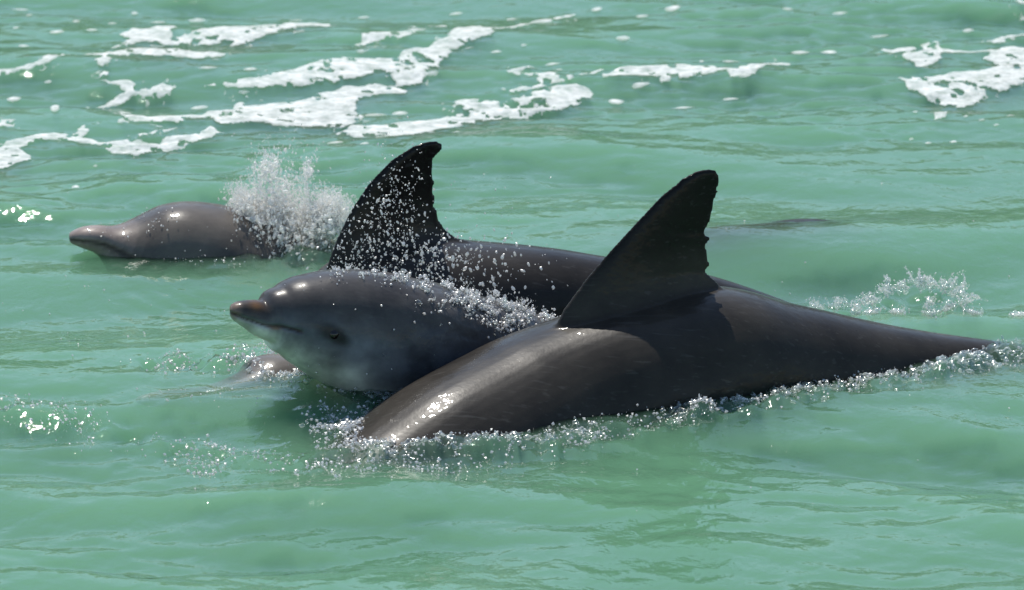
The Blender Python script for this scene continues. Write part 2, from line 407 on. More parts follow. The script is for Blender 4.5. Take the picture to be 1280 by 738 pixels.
def build_dolphin(name, C, top, bot, wid, k, fin, color_fn, voxel, mat, label, eye_s, post=None, flipper_s=0.5, eye_drop=-0.25):
    """C, top.. sampled along the body from snout to tail; k = body scale; one continuous skin + eyes"""
    T, S, U = frames(C)
    arc = np.r_[0, np.cumsum(np.linalg.norm(np.diff(C, axis=0), axis=1))]
    pieces = [loft_mesh(C, S, U, top, bot, wid)]
    if fin is not None:
        lead, trail, nrm, thick, flare, sink = fin
        pieces.append(plate(None, None, lead, trail, nrm, thick, flare, nv=170, nu=22, sink=sink))
    i = int(np.argmin(abs(arc - flipper_s * k)))
    for sg in (1, -1):                                   # pectoral flippers
        b0 = C[i] + S[i] * sg * wid[i] * 0.75 - U[i] * bot[i] * 0.55
        out = norm(S[i] * sg * 0.75 - U[i] * 0.62 + T[i] * 0.62); back = T[i]
        ld = [b0 - back * .07 * k, b0 + out * .14 * k - back * .045 * k, b0 + out * .27 * k + back * .02 * k, b0 + out * .34 * k + back * .10 * k]
        tl = [b0 + back * .07 * k, b0 + out * .12 * k + back * .08 * k, b0 + out * .22 * k + back * .10 * k, b0 + out * .34 * k + back * .115 * k]
        nn = norm(np.cross(out, back)); pieces.append(plate(None, None, ld, tl, nn, .016 * k, 0, nv=16, nu=10))
    j = int(np.argmin(abs(arc - arc[-1] * 0.94)))
    for sg in (1, -1):                                   # flukes
        b0 = C[j]; out = S[j] * sg; back = T[j]
        ld = [b0 - back * .09 * k, b0 + out * .10 * k - back * .02 * k, b0 + out * .22 * k + back * .10 * k, b0 + out * .30 * k + back * .22 * k]
        tl = [b0 + back * .10 * k, b0 + out * .10 * k + back * .13 * k, b0 + out * .20 * k + back * .17 * k, b0 + out * .30 * k + back * .235 * k]
        pieces.append(plate(None, None, ld, tl, U[j], .014 * k, 0, nv=16, nu=10))
    bmx = bmesh.new()
    for V_, F_ in pieces:
        vs = [bmx.verts.new(v) for v in V_]
        for f_ in F_:
            try: bmx.faces.new([vs[q] for q in f_])
            except ValueError: pass
    bmesh.ops.recalc_face_normals(bmx, faces=bmx.faces)
    me = bpy.data.meshes.new(name + '_source'); bmx.to_mesh(me); bmx.free()
    tmp = bpy.data.objects.new('tmp', me); col.objects.link(tmp)
    md = tmp.modifiers.new('r', 'REMESH'); md.mode = 'VOXEL'; md.voxel_size = voxel; md.use_smooth_shade = True
    sm = tmp.modifiers.new('s', 'SMOOTH'); sm.factor = 0.5; sm.iterations = 2
    dg = bpy.context.evaluated_depsgraph_get()
    me2 = bpy.data.meshes.new_from_object(tmp.evaluated_get(dg))
    bpy.data.objects.remove(tmp); bpy.data.meshes.remove(me)
    me2.name = name + '_body'; me2.materials.clear(); me2.materials.append(mat)
    n = len(me2.vertices); co = np.empty(n * 3, np.float32); me2.vertices.foreach_get('co', co); co = co.reshape(-1, 3).astype(float)
    # nearest spine station for every vertex
    Cs = C[::2]; near = np.empty(n, int)
    for a in range(0, n, 20000):
        d = ((co[a:a + 20000, None, :] - Cs[None]) ** 2).sum(2); near[a:a + 20000] = d.argmin(1) * 2
    near = np.minimum(near, len(C) - 1)
    rel = co - C[near]
    u = (rel * U[near]).sum(1) / np.where((rel * U[near]).sum(1) > 0, top[near], bot[near]); s = arc[near] / k
    side_ = (rel * S[near]).sum(1) / wid[near]
    if post: co = post(co, s, u, side_)
    me2.vertices.foreach_set('co', co.astype(np.float32).ravel()); me2.update()
    colr = color_fn(co, s, u, side_)
    at = me2.color_attributes.new('tint', 'FLOAT_COLOR', 'POINT')
    at.data.foreach_set('color', np.concatenate([colr, np.ones((n, 1))], 1).astype(np.float32).ravel())
    me2.polygons.foreach_set('use_smooth', np.ones(len(me2.polygons), bool))
    root_loc = C[len(C) // 2] - np.array([0, 0, bot[len(C) // 2]])
    root = empty('dolphin', root_loc); setp(root, label, 'dolphin', 'dolphins surfacing together')
    b = obj('body', me2, root); b.location = -Vector(root_loc)
    ie = int(np.argmin(abs(arc - eye_s * k)))
    for sg in (1, -1):
        bm_ = bmesh.new(); bmesh.ops.create_uvsphere(bm_, u_segments=16, v_segments=10, radius=0.0122 * k ** 0.5)
        m_ = bpy.data.meshes.new('eye'); bm_.to_mesh(m_); bm_.free(); m_.materials.append(M_eye)
        for p_ in m_.polygons: p_.use_smooth = True
        e = obj('eye', m_, root)
        w_ = wid[ie] * (1 - abs(eye_drop) ** 2.15) ** (1 / 2.15)
        pe = C[ie] + S[ie] * sg * (w_ - 0.0055) + U[ie] * bot[ie] * eye_drop
        e.location = Vector(pe - root_loc)
    return root, me2

def mixc(a, b, t): return np.asarray(a)[None] * (1 - t[:, None]) + np.asarray(b)[None] * t[:, None]
def sstep(a, b, x):
    t = np.clip((x - a) / (b - a), 0, 1); return t * t * (3 - 2 * t)
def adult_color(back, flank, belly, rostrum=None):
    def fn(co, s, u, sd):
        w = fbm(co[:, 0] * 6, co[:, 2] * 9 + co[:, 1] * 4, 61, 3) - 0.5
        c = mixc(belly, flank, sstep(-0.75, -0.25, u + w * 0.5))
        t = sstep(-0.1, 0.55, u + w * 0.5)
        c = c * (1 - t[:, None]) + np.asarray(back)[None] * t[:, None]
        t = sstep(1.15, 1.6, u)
        c = c * (1 - .8 * sstep(.9, 1.3, s))[:, None] if rostrum is not None else c
        c = c * (1 - .72 * t[:, None])  # fin tone lowered: its backlit shade is put into the colour
        if rostrum is not None:
            t = (1 - sstep(0.02, 0.12, s + w * 0.08)) * 0.8
            c = c * (1 - t[:, None]) + np.asarray(rostrum)[None] * t[:, None]
        return c
    return fn

def adult_spine(rows, k, n=260):
    """rows: (s, world point of the top line); returns centre line and radii"""
    ss = np.array([r[0] for r in rows]) ; tp = np.array([r[1] for r in rows])
    s = np.linspace(0, 2.4, n)
    top, bot, wid = (np.maximum(np.interp(s, PROF[:, 0], PROF[:, c]), .004) for c in (1, 2, 3))
    sm = lambda a: np.convolve(np.pad(a, 2, 'edge'), np.ones(5) / 5, 'valid')
    top, bot, wid = sm(top) * k, sm(bot) * k, sm(wid) * k
    topsm = np.maximum(crom([0, .3, .7, .9, 1.1, 1.5, 1.9, 2.4], s, np.array([.105, .13, .175, .185, .185, .145, .082, .01]) * k)[:, 0], .004)
    tp = tp.astype(float).copy(); tp[:, 2] += np.interp(ss, s, topsm - top)
    line = crom(ss, s, tp)                        # a smooth line above the beak that meets the true top behind the melon
    T, S, U = frames(line)
    kk = np.hanning(55)[1:-1]; kk /= kk.sum()
    smooth = lambda A_: np.stack([np.convolve(np.pad(A_[:, q], 26, 'edge'), kk, 'valid') for q in range(3)], 1)
    C = line - norm(smooth(U)) * topsm[:, None]
    k2 = np.ones(9) / 9
    C[4:-4] = np.stack([np.convolve(C[:, q], k2, 'valid') for q in range(3)], 1)
    return C, top, bot, wid, line

def fin_from(lead_px, trail_px, Yf, axis_dir, thick, flare, sink):
    ld = [P(x, y, Yf(x)) for x, y in lead_px]; tl = [P(x, y, Yf(x)) for x, y in trail_px]
    nrm = norm(np.array([axis_dir[1], -axis_dir[0], 0.0]))
    return ld, tl, nrm, thick, flare, np.array([0, 0, -sink])

# --- the big dolphin in front
YA = lambda x: float(np.interp(x, [455, 560, 690, 775, 900, 1000, 1120, 1240], [7.30, 7.42, 7.56, 7.61, 7.68, 7.74, 7.80, 7.85]))
rowsA = [(0.0, (-.64, 6.93, -.20)), (0.16, (-.53, 7.03, -.13)), (0.36, (-.38, 7.16, -.085)), (0.56, P(456, 550, 7.30)), (0.72, P(538, 489, 7.395)), (0.86, P(620, 444, 7.49)), (1.0, P(690, 411, 7.56)),
         (1.13, P(790, 380, 7.62)), (1.28, P(900, 360, 7.68)), (1.43, P(1000, 382, 7.74)), (1.60, P(1120, 408, 7.80)), (1.77, P(1240, 426, 7.85)), (2.0, P(1400, 446, 7.91)), (2.4, P(1660, 505, 8.0))]
C, t_, b_, w_, lineA = adult_spine(rowsA, 1.0)
finA = fin_from([(693, 412), (706, 386), (735, 346), (765, 312), (795, 279), (825, 247), (852, 224), (872, 213), (884, 211)],
                [(918, 372), (903, 362), (896, 352), (888, 345), (879, 338), (887, 332), (884, 318), (882, 304), (888, 300.5), (886, 296), (878, 292), (884, 283), (888, 274), (891, 262), (893, 250), (897, 238), (894, 233), (900, 231), (900, 222), (896, 214), (889, 211)],
                YA, (1, .5), .017, .026, .06)
colA = adult_color((.034, .030, .025), (.011, .012, .013), (.08, .155, .15))  # flank darker than the back: shade of the side put into its colour
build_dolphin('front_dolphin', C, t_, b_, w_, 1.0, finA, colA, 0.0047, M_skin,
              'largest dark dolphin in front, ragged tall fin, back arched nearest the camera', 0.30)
# --- the dolphin behind the calf
YB = lambda x: float(np.interp(x, [408, 580, 750, 905, 980], [8.02, 8.13, 8.18, 8.24, 8.28]))
rowsB = [(0.0, (-.98, 7.72, -.46)), (0.3, (-.72, 7.79, -.32)), (0.58, (-.50, 7.86, -.18)), (0.80, P(398, 450, 7.93)), (1.0, P(436, 347, 8.02)), (1.12, P(490, 303, 8.08)), (1.28, P(590, 303, 8.13)), (1.42, P(670, 309, 8.155)),
         (1.55, P(750, 320, 8.18)), (1.75, P(880, 342, 8.23)), (1.9, P(980, 375, 8.28)), (2.1, P(1090, 420, 8.33)), (2.4, P(1250, 475, 8.4))]
C, t_, b_, w_, lineB = adult_spine(rowsB, 0.97)
finB = fin_from([(408, 336), (420, 302), (438, 264), (463, 227), (492, 198), (520, 181), (537, 176.5)],
                [(612, 306), (588, 302), (570, 297), (556, 287), (549, 276), (545, 262), (542, 258), (544, 247), (541, 240), (543, 228), (540, 216), (542, 206), (541, 198), (546, 194), (552, 188), (553, 181), (547, 176)],
                YB, (1, .45), .016, .024, .06)
colB = adult_color((.033, .029, .025), (.010, .011, .012), (.08, .155, .15))  # dark flank carries painted shade, as on the front dolphin
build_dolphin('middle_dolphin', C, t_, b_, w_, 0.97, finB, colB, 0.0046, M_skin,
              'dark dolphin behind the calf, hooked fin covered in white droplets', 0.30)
# --- the dolphin at the left with its beak out
YD = lambda x: float(np.interp(x, [85, 240, 440, 1000], [8.56, 8.60, 8.66, 8.80]))
rowsD = [(0.0, P(86, 291, 8.54)), (0.07, P(127, 281, 8.55)), (0.19, P(195, 262, 8.58)), (0.27, P(246, 254, 8.60)), (0.37, P(300, 262, 8.62)), (0.5, P(362, 281, 8.64)), (0.62, P(430, 303, 8.66)), (0.8, P(520, 326, 8.69)), (1.1, P(690, 325, 8.73)),
         (1.4, P(855, 290, 8.66)), (1.55, P(945, 280, 8.70)), (1.72, P(1025, 274, 8.77)), (2.0, P(1190, 310, 8.88)), (2.4, P(1420, 370, 9.0))]
C, t_, b_, w_, lineD = adult_spine(rowsD, 1.0)
colD = adult_color((.115, .102, .088), (.10, .094, .086), (.25, .24, .235), (.36, .29, .25))
CD = C.copy(); TD, SD, UD = frames(CD)
def left_post(co, s_, u_, sd):
    n_ = (co - CD[np.clip((s_ / 2.4 * 259).astype(int), 0, 259)]); n_ = norm(n_)
    w_m = sstep(.20, .25, s_) * (1 - sstep(.36, .44, s_)) * (1 - sstep(.1, .55, u_)) * sstep(-.9, -.5, u_)
    ridge = np.sin(2 * np.pi * (co[:, 0] * .9 + co[:, 2] * .55) / .0125 + 5 * fbm(co[:, 0] * 9, co[:, 2] * 9, 171, 2))
    lip = np.exp(-(((u_ + .12) - .9 * (s_ - .05)) / .10) ** 2) * (s_ < .17) * (s_ > .01)
    return co + n_ * (.0013 * w_m * ridge - .0035 * lip + .0025 * (fbm(co[:, 0] * 14, co[:, 2] * 14 + co[:, 1] * 9, 175, 3) - .5))[:, None]
_colD = colD
def colD(co, s_, u_, sd):
    c = _colD(co, s_, u_, sd)
    lip = np.exp(-(((u_ + .12) - .9 * (s_ - .05)) / .16) ** 2) * (s_ < .18)
    c = c * (1 - .75 * lip[:, None])
    e_ = np.exp(-(np.hypot((s_ - .262) / 1.5, (u_ + .02) * .10) / .011) ** 4)
    return c * (1 - .9 * e_[:, None])
left_root, left_me = build_dolphin('left_dolphin', C, t_, b_, w_, 1.0, None, colD, 0.0058, M_skin,
              'grey brown dolphin at far left, pale beak tip out, spray behind its head', 0.262, post=left_post, eye_drop=-.02)
# --- the nearly submerged dolphin under the calf's chin
rowsE = [(0.0, G(172, 496, -.014)), (0.075, G(230, 486, -.010)), (0.19, P(326, 461, 7.66)), (0.26, P(354, 446, 7.69)), (0.42, P(410, 478, 7.71)), (0.6, (-.24, 7.70, -.11)), (1.0, (-.04, 7.68, -.30)), (1.6, (.34, 7.72, -.52)), (2.4, (.9, 7.85, -.8))]
C, t_, b_, w_, lineE = adult_spine(rowsE, 0.66)
colE = adult_color((.12, .108, .095), (.12, .11, .10), (.35, .33, .32), (.3, .26, .23))
build_dolphin('submerged_dolphin', C, t_, b_, w_, 0.66, None, colE, 0.0062, M_skin,
              'mostly submerged grey dolphin below the calf chin, forehead barely breaking the surface', 0.27)

# --- the calf
YC = lambda x: float(np.interp(x, [288, 480, 690, 1060], [7.50, 7.63, 7.85, 8.1]))
SEC = [  # top px, top py, bottom px, bottom py, half width
    (287.5, 386, 287.5, 391, .006), (289, 381, 290, 396, .013), (294, 377.5, 296, 401, .019), (304, 375.5, 305, 407, .0235), (315, 375, 316, 413.5, .027), (324, 375, 326, 420, .034), (331, 370.5, 333, 425, .041),
    (337, 363.5, 341, 430, .050), (346, 356, 353, 439, .062), (362, 348, 370, 449, .077), (390, 340.5, 396, 464, .092), (425, 337, 426, 481, .103), (465, 339.5, 456, 500, .110), (515, 349, 495, 518, .114),
    (570, 362, 545, 536, .115), (630, 379, 600, 548, .112), (690, 400, 655, 556, .105), (780, 432, 750, 570, .082), (880, 470, 860, 565, .054), (980, 512, 965, 568, .033), (1050, 535, 1045, 565, .018), (1075, 548, 1073, 558, .008)]
tp = np.array([P(a, b, YC(a)) for a, b, c, d, e in SEC]); bt = np.array([P(c, d, YC(c)) for a, b, c, d, e in SEC])
cc = (tp + bt) / 2; ts = np.r_[0, np.cumsum(np.linalg.norm(np.diff(cc, axis=0), axis=1))]
n = 220; t = np.linspace(0, ts[-1], n) ** 1.0
t = ts[-1] * (np.linspace(0, 1, n) ** 1.25)
C = crom(ts, t, cc); hv = np.array([np.interp(t, ts, np.linalg.norm(tp - bt, axis=1) / 2)])[0]
hw = np.interp(t, ts, [s_[4] for s_ in SEC])
calf_k = ts[-1] / 2.4
finC = fin_from([(742, 425), (765, 392), (795, 362), (822, 350)], [(850, 455), (832, 420), (826, 385), (829, 352)], YC, (1, .5), .010, .008, .05)
def seg_dist(px, py, pts): return dist_poly(px, py, pts)
MOUTH = [(290, 392.5), (305, 398.5), (322, 403.5), (345, 408.5), (358, 410), (367, 411.5), (375, 414)]
def calf_near(co):
    dep = co[:, 1] * cp + (H - co[:, 2]) * sp; up = (co[:, 2] - H) * cp + co[:, 1] * sp
    return 640 + FPX * co[:, 0] / dep, 369 - FPX * up / dep
Tc, Sc, Uc = frames(C)
NEAR_SIGN = -1 if Sc[60][1] > 0 else 1
# the mouth and eye are laid out in the head's own side view (s along, height across), the same on both cheeks
def side_coords(P2):
    """(s, height) in the head of points given on the near cheek silhouette"""
    out = []
    for x, y in P2:
        y0 = YC(x) ; p = P(x, y, y0)
        i = int(np.argmin(((C - p) ** 2).sum(1)))
        hw_i = hw[i] * 0.9
        p = P(x, y, y0 - hw_i * 0.85); i = int(np.argmin(((C - p) ** 2).sum(1)))
        out.append((t[i], float((p - C[i]) @ Uc[i])))
    return out
mouth_sv = side_coords(MOUTH)
for q in range(1, len(mouth_sv)):
    if mouth_sv[q][0] <= mouth_sv[q - 1][0]: mouth_sv[q] = (mouth_sv[q - 1][0] + .004, mouth_sv[q][1])
eye_sv = side_coords([(411, 415)])[0]
def calf_sv(co):
    n_ = len(co); near = np.empty(n_, int)
    for a in range(0, n_, 20000):
        near[a:a + 20000] = ((co[a:a + 20000, None, :] - C[None]) ** 2).sum(2).argmin(1)
    rel = co - C[near]
    return t[near] + (rel * Tc[near]).sum(1), (rel * Uc[near]).sum(1), (rel * Sc[near]).sum(1), near
def calf_post(co, s, u, sd):
    sv, hh, ll, near = calf_sv(co)
    d = dist_poly(sv, hh, mouth_sv)
    g = np.exp(-(d / .0028) ** 2) * (sv < mouth_sv[-1][0] + .004)
    inw = -norm(co - C[near])
    co = co + inw * (g * .006)[:, None]
    # upper lip slightly proud
    de = np.hypot(sv - eye_sv[0], (hh - eye_sv[1]))
    w_ = (fbm(co[:, 0] * 30, co[:, 2] * 30 + co[:, 1] * 22, 71, 3) - .5) * .0055 * sstep(.20, .4, sv)
    return co + norm(co - C[near]) * w_[:, None]
def calf_color(co, s, u, sd):
    sv, hh, ll, near = calf_sv(co)
    w = fbm(co[:, 0] * 9, co[:, 2] * 12 + co[:, 1] * 5, 81, 4) - .5
    hd = (1 - sstep(.20, .38, sv))[:, None]
    c = mixc((.27, .285, .26), (.056, .062, .072), sstep(-1.0, -.1, u + w * .6))
    c = c * (1 + .95 * hd) * (.45 + 1.1 * fbm(co[:, 0] * 26, co[:, 2] * 30 + co[:, 1] * 12, 87, 4))[:, None]
    tt = sstep(-.05, .55, u + w * .45)
    c = c * (1 - tt[:, None]) + np.array([[.066, .062, .060]]) * tt[:, None]
    my = np.interp(sv, [m[0] for m in mouth_sv], [m[1] for m in mouth_sv])
    ros = 1 - sstep(.050, .085, sv)
    up_ = sstep(.002, .010, hh - my) * ros
    c = c * (1 - .75 * up_[:, None]) + np.array([[.05, .042, .038]]) * .75 * up_[:, None]
    tip = (1 - sstep(.004, .018, sv)) * .8
    c = c * (1 - tip[:, None]) + np.array([[.20, .15, .12]]) * tip[:, None]
    d = dist_poly(sv, hh, mouth_sv)
    g = np.exp(-(d / .0026) ** 2)
    c = c * (1 - .92 * g[:, None]) + np.array([[.03, .02, .015]]) * .92 * g[:, None]
    # tan stains on top of the beak and at the corner of the gape
    m3 = mouth_sv[3]
    for (a, b, ra, rb, k_) in ((.036, None, .010, .006, .55), (m3[0] - .002, m3[1] - .004, .008, .0028, .7)):
        dy = (u - .72) * .02 if b is None else hh - b
        g = k_ * np.exp(-((sv - a) / ra) ** 2 - (dy / rb) ** 2)
        c = c * (1 - g[:, None]) + np.array([[.22, .11, .04]]) * g[:, None]
    # dark patch round the eye and blowhole
    g = .96 * np.exp(-(np.hypot((sv - eye_sv[0] + (hh - eye_sv[1]) * .8) / 1.6, hh - eye_sv[1]) / .0165) ** 4)
    c = c * (1 - g[:, None]) + np.array([[.007, .006, .006]]) * g[:, None]
    g = .35 * np.exp(-(dist_poly(sv, hh, [(eye_sv[0], eye_sv[1]), (mouth_sv[-2][0] - .03, mouth_sv[0][1] + .035)]) / .012) ** 2)
    c = c * (1 - g[:, None]) + np.array([[.07, .07, .075]]) * g[:, None]
    return c
calf_root, calf_me = build_dolphin('calf', C, hv, hv, hw, calf_k, finC, calf_color, 0.0031, M_skin_calf,
              'small pale bellied calf lifting its beak and eye above the water', eye_sv[0] / calf_k, post=calf_post, flipper_s=.62,
              eye_drop=eye_sv[1] / float(np.interp(eye_sv[0], t, hv)))

# ------------------------------------------------------------------ foam lying on the water
FOAM = [
    ('long white foam streak curling along the left edge below the others', [(-60, 190), (-10, 196), (9, 179), (45, 170), (86, 167), (101, 161), (113, 161), (103, 170), (134, 177), (167, 176), (203, 176), (239, 167), (262, 158), (277, 166), (268, 171), (239, 179), (209, 188), (176, 192), (143, 187), (113, 180), (78, 176), (48, 179), (30, 186), (47, 191), (42, 198), (0, 206), (-60, 214)]),
    ('broad upper foam streak rising right above the hooked fin', [(250, 106), (320, 100), (374, 87), (428, 79), (496, 75), (537, 62), (564, 54), (577, 41), (602, 33), (618, 41), (613, 54), (575, 65), (553, 79), (531, 103), (496, 106), (480, 96), (430, 101), (380, 106), (320, 108), (296, 109)]),
    ('wide lacy foam patch just above the blown spray', [(127, 158), (143, 154), (140, 143), (160, 142), (149, 149), (185, 153), (209, 143), (248, 140), (283, 130), (298, 115), (308, 113), (303, 125), (330, 124), (365, 122), (400, 112), (440, 105), (500, 105), (505, 112), (470, 114), (450, 118), (455, 130), (445, 149), (425, 157), (320, 157), (280, 157), (259, 149), (227, 156), (160, 160)]),
    ('long foam streak above the hooked fin, tapering right', [(420, 164), (442, 156), (483, 152), (518, 146), (553, 138), (572, 119), (596, 119), (640, 122), (694, 108), (716, 107), (746, 114), (729, 123), (694, 133), (640, 142), (591, 152), (550, 163), (523, 173), (483, 180), (461, 180), (483, 172), (442, 171)]),
    ('upper left forked foam streak nearest the top', [(148, 48), (167, 40), (215, 39), (236, 48), (268, 39), (320, 33), (361, 24), (382, 23), (409, 24), (407, 33), (374, 41), (320, 54), (280, 67), (286, 57), (248, 61), (209, 58), (179, 55), (146, 66), (143, 63), (167, 52)]),
    ('thin arched foam streak under the forked one, upper left', [(94, 79), (143, 73), (155, 67), (185, 67), (227, 67), (245, 72), (289, 75), (262, 81), (209, 78), (167, 79), (143, 85), (113, 95), (116, 88), (131, 80)]),
    ('zigzag foam scrap between the left streaks', [(125, 94), (137, 95), (140, 103), (167, 103), (176, 110), (203, 104), (222, 110), (209, 115), (167, 115), (143, 124), (121, 128), (128, 121), (155, 112), (131, 103)]),
    ('narrow slanted foam line at the left edge', [(-60, 100), (24, 88), (80, 78), (85, 81), (45, 89), (0, 97), (-60, 108)]),
    ('thin foam sliver above the lower left streak', [(155, 172), (191, 167), (227, 161), (209, 168), (180, 172)]),
    ('ragged foam band right of centre behind the tall fin', [(755, 99), (775, 89), (813, 84), (846, 83), (870, 89), (897, 87), (900, 92), (922, 95), (941, 83), (960, 79), (973, 76), (976, 81), (991, 84), (960, 88), (946, 99), (933, 104), (922, 102), (911, 96), (873, 102), (830, 106), (821, 102), (781, 100), (756, 102)]),
    ('branching foam strands at top centre', [(632, 93), (683, 84), (656, 93), (697, 95), (694, 102), (721, 97), (751, 88), (754, 91), (708, 104), (675, 110), (632, 116), (628, 111), (672, 106), (662, 99)]),
    ('thin rising foam line near the top edge', [(600, 40), (640, 35), (672, 26), (697, 19), (719, 15), (721, 17), (689, 26), (640, 38), (606, 43)]),
    ('short foam streak beside the broad upper one', [(512, 35), (558, 30), (553, 35), (520, 41), (508, 40)]),
    ('small hooked foam streak above the broad one', [(445, 64), (458, 56), (455, 51), (518, 47), (510, 51), (472, 57), (453, 67)]),
    ('large crescent foam patch at the right edge', [(1125, 73), (1150, 65), (1177, 58), (1231, 62), (1266, 57), (1280, 61), (1340, 66), (1340, 92), (1280, 107), (1253, 114), (1226, 125), (1215, 135), (1190, 134), (1171, 127), (1150, 119), (1133, 111), (1130, 103), (1177, 98), (1226, 92), (1245, 84), (1243, 77), (1228, 75), (1231, 67), (1181, 70), (1185, 77), (1171, 81), (1155, 85), (1139, 87), (1139, 80)]),
    ('thin foam tail left of the crescent patch', [(1089, 69), (1112, 60), (1133, 62), (1149, 58), (1148, 64), (1112, 69)]),
    ('small foam cap above the crescent patch', [(1150, 49), (1174, 49), (1179, 55), (1155, 57)]),
    ('slim foam line over the crescent patch', [(1217, 49), (1269, 38), (1340, 37), (1340, 42), (1280, 42), (1236, 51)]),
    ('foam scrap in the top right corner', [(1266, 16), (1280, 4), (1320, 0), (1320, 18), (1280, 18)]),
    ('small foam wedge below the crescent patch', [(1161, 144), (1185, 141), (1177, 149), (1162, 155)]),
    ('foam blot at the left edge above the curling streak', [(-30, 157), (10, 155), (24, 155), (20, 162), (30, 166), (10, 164), (-30, 164)]),
]
def in_poly(px, py, poly):
    c = np.zeros(px.shape, bool); n_ = len(poly)
    for i in range(n_):
        x0, y0 = poly[i]; x1, y1 = poly[(i + 1) % n_]
        if y0 == y1: continue
        c ^= ((y0 > py) != (y1 > py)) & (px < (x1 - x0) * (py - y0) / (y1 - y0) + x0)
    return c
def foam_mesh(name, field, x0, x1, y0, y1, dx, dy, lift=.004, thick=.009):
    gx = np.arange(x0, x1, dx); gy = np.arange(y0, y1, dy)
    X, Y = np.meshgrid(gx, gy)
    px, py = to_px(X, Y)
    f_ = field(px, py, X, Y)                     # >0 inside
    keep = f_ > 0
    # drop isolated jaggedness by requiring all four corners
    q = keep[:-1, :-1] & keep[1:, :-1] & keep[:-1, 1:] & keep[1:, 1:]
    if q.sum() < 3: return None
    Z = water_h(X, Y) + .0012 + .0035 * np.clip(f_ / 4.0, 0, 1) ** .5 * (.7 + .6 * vnoise(X * 60, Y * 40, 91))
    id_ = np.arange(X.size).reshape(X.shape)
    Fq = np.stack([id_[:-1, :-1][q], id_[:-1, 1:][q], id_[1:, 1:][q], id_[1:, :-1][q]], 1)
    used, inv = np.unique(Fq, return_inverse=True)
    Vt = np.stack([X.ravel(), Y.ravel(), Z.ravel()], 1)[used]
    me_ = mesh_np(name, Vt, inv.reshape(Fq.shape), M_foam)
    a_ = me_.attributes.new('cover', 'FLOAT', 'POINT'); a_.data.foreach_set('value', np.clip(f_.ravel()[used] / 1.8, 0, 1).astype(np.float32))
    return me_
def poly_field(poly, holes=1.0, seed=0):
    edge = poly + [poly[0]]
    def f_(px, py, X, Y):
        wx = px + (fbm(X * 16, Y * 11, seed + 3, 4) - .5) * 26; wy = py + (fbm(X * 16, Y * 11, seed + 9, 4) - .5) * 7
        d = dist_poly(wx, wy, edge, 2.2)
        sd = np.where(in_poly(wx, wy, poly), d, -d)
        ho = fbm(X * 38 + .4 * Y, Y * 24 + X * 9, seed + 5, 3)
        core_ = np.minimum(sd + .3, (.715 - .10 * np.exp(-np.maximum(sd, 0) / 2.5) - ho) * 60)
        rg = np.abs(fbm(X * 15 + .8 * Y, Y * 9, seed + 41, 3) - .5)
        core_ = np.maximum(core_, np.where(sd > -13, (.016 - rg) * 45 * np.clip(1 + sd / 13, 0, 1) ** .5, -1))
        return core_
    return f_
for i, (lab, poly) in enumerate(FOAM):
    W_ = np.array([G(x, y) for x, y in poly])
    fm = foam_mesh('foam_streak', poly_field(poly, 1.0, 100 + i * 7), W_[:, 0].min() - .04, W_[:, 0].max() + .04, W_[:, 1].min() - .12, W_[:, 1].max() + .12, .0028, .006)
    if fm: setp(obj('foam_streak', fm), lab, 'foam', 'foam streaks drifting on the water', 'stuff')
# single flecks
FLECK = [(778, 52, 10, 4), (801, 108, 13, 4), (770, 123, 11, 4.5), (853, 129, 16, 4.5), (913, 118, 10, 3.6), (691, 79, 12, 3), (698, 87, 6, 2.6), (746, 10, 8, 4), (841, 12, 10, 4.5), (803, 21, 8, 3), (914, 80, 13, 3), (877, 75, 5, 4),
         (1000, 67, 14, 3.4), (1034, 61, 13, 4.5), (985, 16, 8, 2.5), (69, 142, 6, 6), (17, 118, 12, 4), (196, 23, 12, 3.3), (247, 20, 12, 3), (71, 45, 10, 3), (115, 42, 9, 3.5), (260, 92, 15, 2.6), (248, 125, 12, 3), (313, 92, 10, 3),
         (27, 8, 12, 2), (36, 17, 6, 2), (168, 11, 5, 2.5), (20, 40, 6, 2.5), (95, 25, 6, 3), (180, 49, 6, 2), (500, 134, 10, 3.2), (470, 137, 17, 3.6), (418, 183, 12, 2.8), (455, 186, 7, 2.6), (571, 171, 7, 2.6), (540, 96, 10, 3), (480, 64, 5, 1.8),
         (451, 71, 7, 3), (1160, 56, 9, 2), (1100, 42, 12, 2.5), (1280, 24, 9, 2), (1227, 153, 5, 2), (1245, 158, 5, 1.8), (1263, 148, 6, 2), (1160, 177, 5, 2.4), (1192, 176, 6, 3), (1139, 172, 3.5, 1.8), (1144, 143, 4, 1.5), (1207, 148, 4, 2), (95, 241, 6, 3), (119, 211, 4, 1.5), (520, 45, 16, 3), (400, 28, 14, 2.5),
         (370, 18, 10, 2.5), (455, 14, 10, 3), (570, 12, 10, 2), (1050, 18, 10, 2), (1210, 36, 8, 2), (720, 112, 5, 7), (30, 63, 9, 2.4), (60, 100, 6, 2), (640, 20, 8, 2.4), (140, 30, 7, 2.4), (620, 68, 9, 2.4), (655, 62, 6, 2)]
for i, (x, y, a, b) in enumerate(FLECK):
    b = b * .72
    c = G(x, y); sx = a / FPX * c[1]; sy = b / FPX * c[1] / .22
    def ff(px, py, X, Y, x=x, y=y, a=a, b=b, i=i):
        w = (fbm(X * 22, Y * 16, 300 + i, 3) - .5) * .55
        rr = np.hypot((px - x) / a, (py - y + (px - x) * .06) / b) + w
        return (1 - rr) * b
    fm = foam_mesh('foam_fleck', ff, c[0] - sx * 1.6, c[0] + sx * 1.6, c[1] - sy * 1.8, c[1] + sy * 1.8, .0025, .005)
    if fm: setp(obj('foam_fleck', fm), 'small white foam fleck floating on the green water', 'foam', 'foam flecks scattered between the streaks', 'stuff')

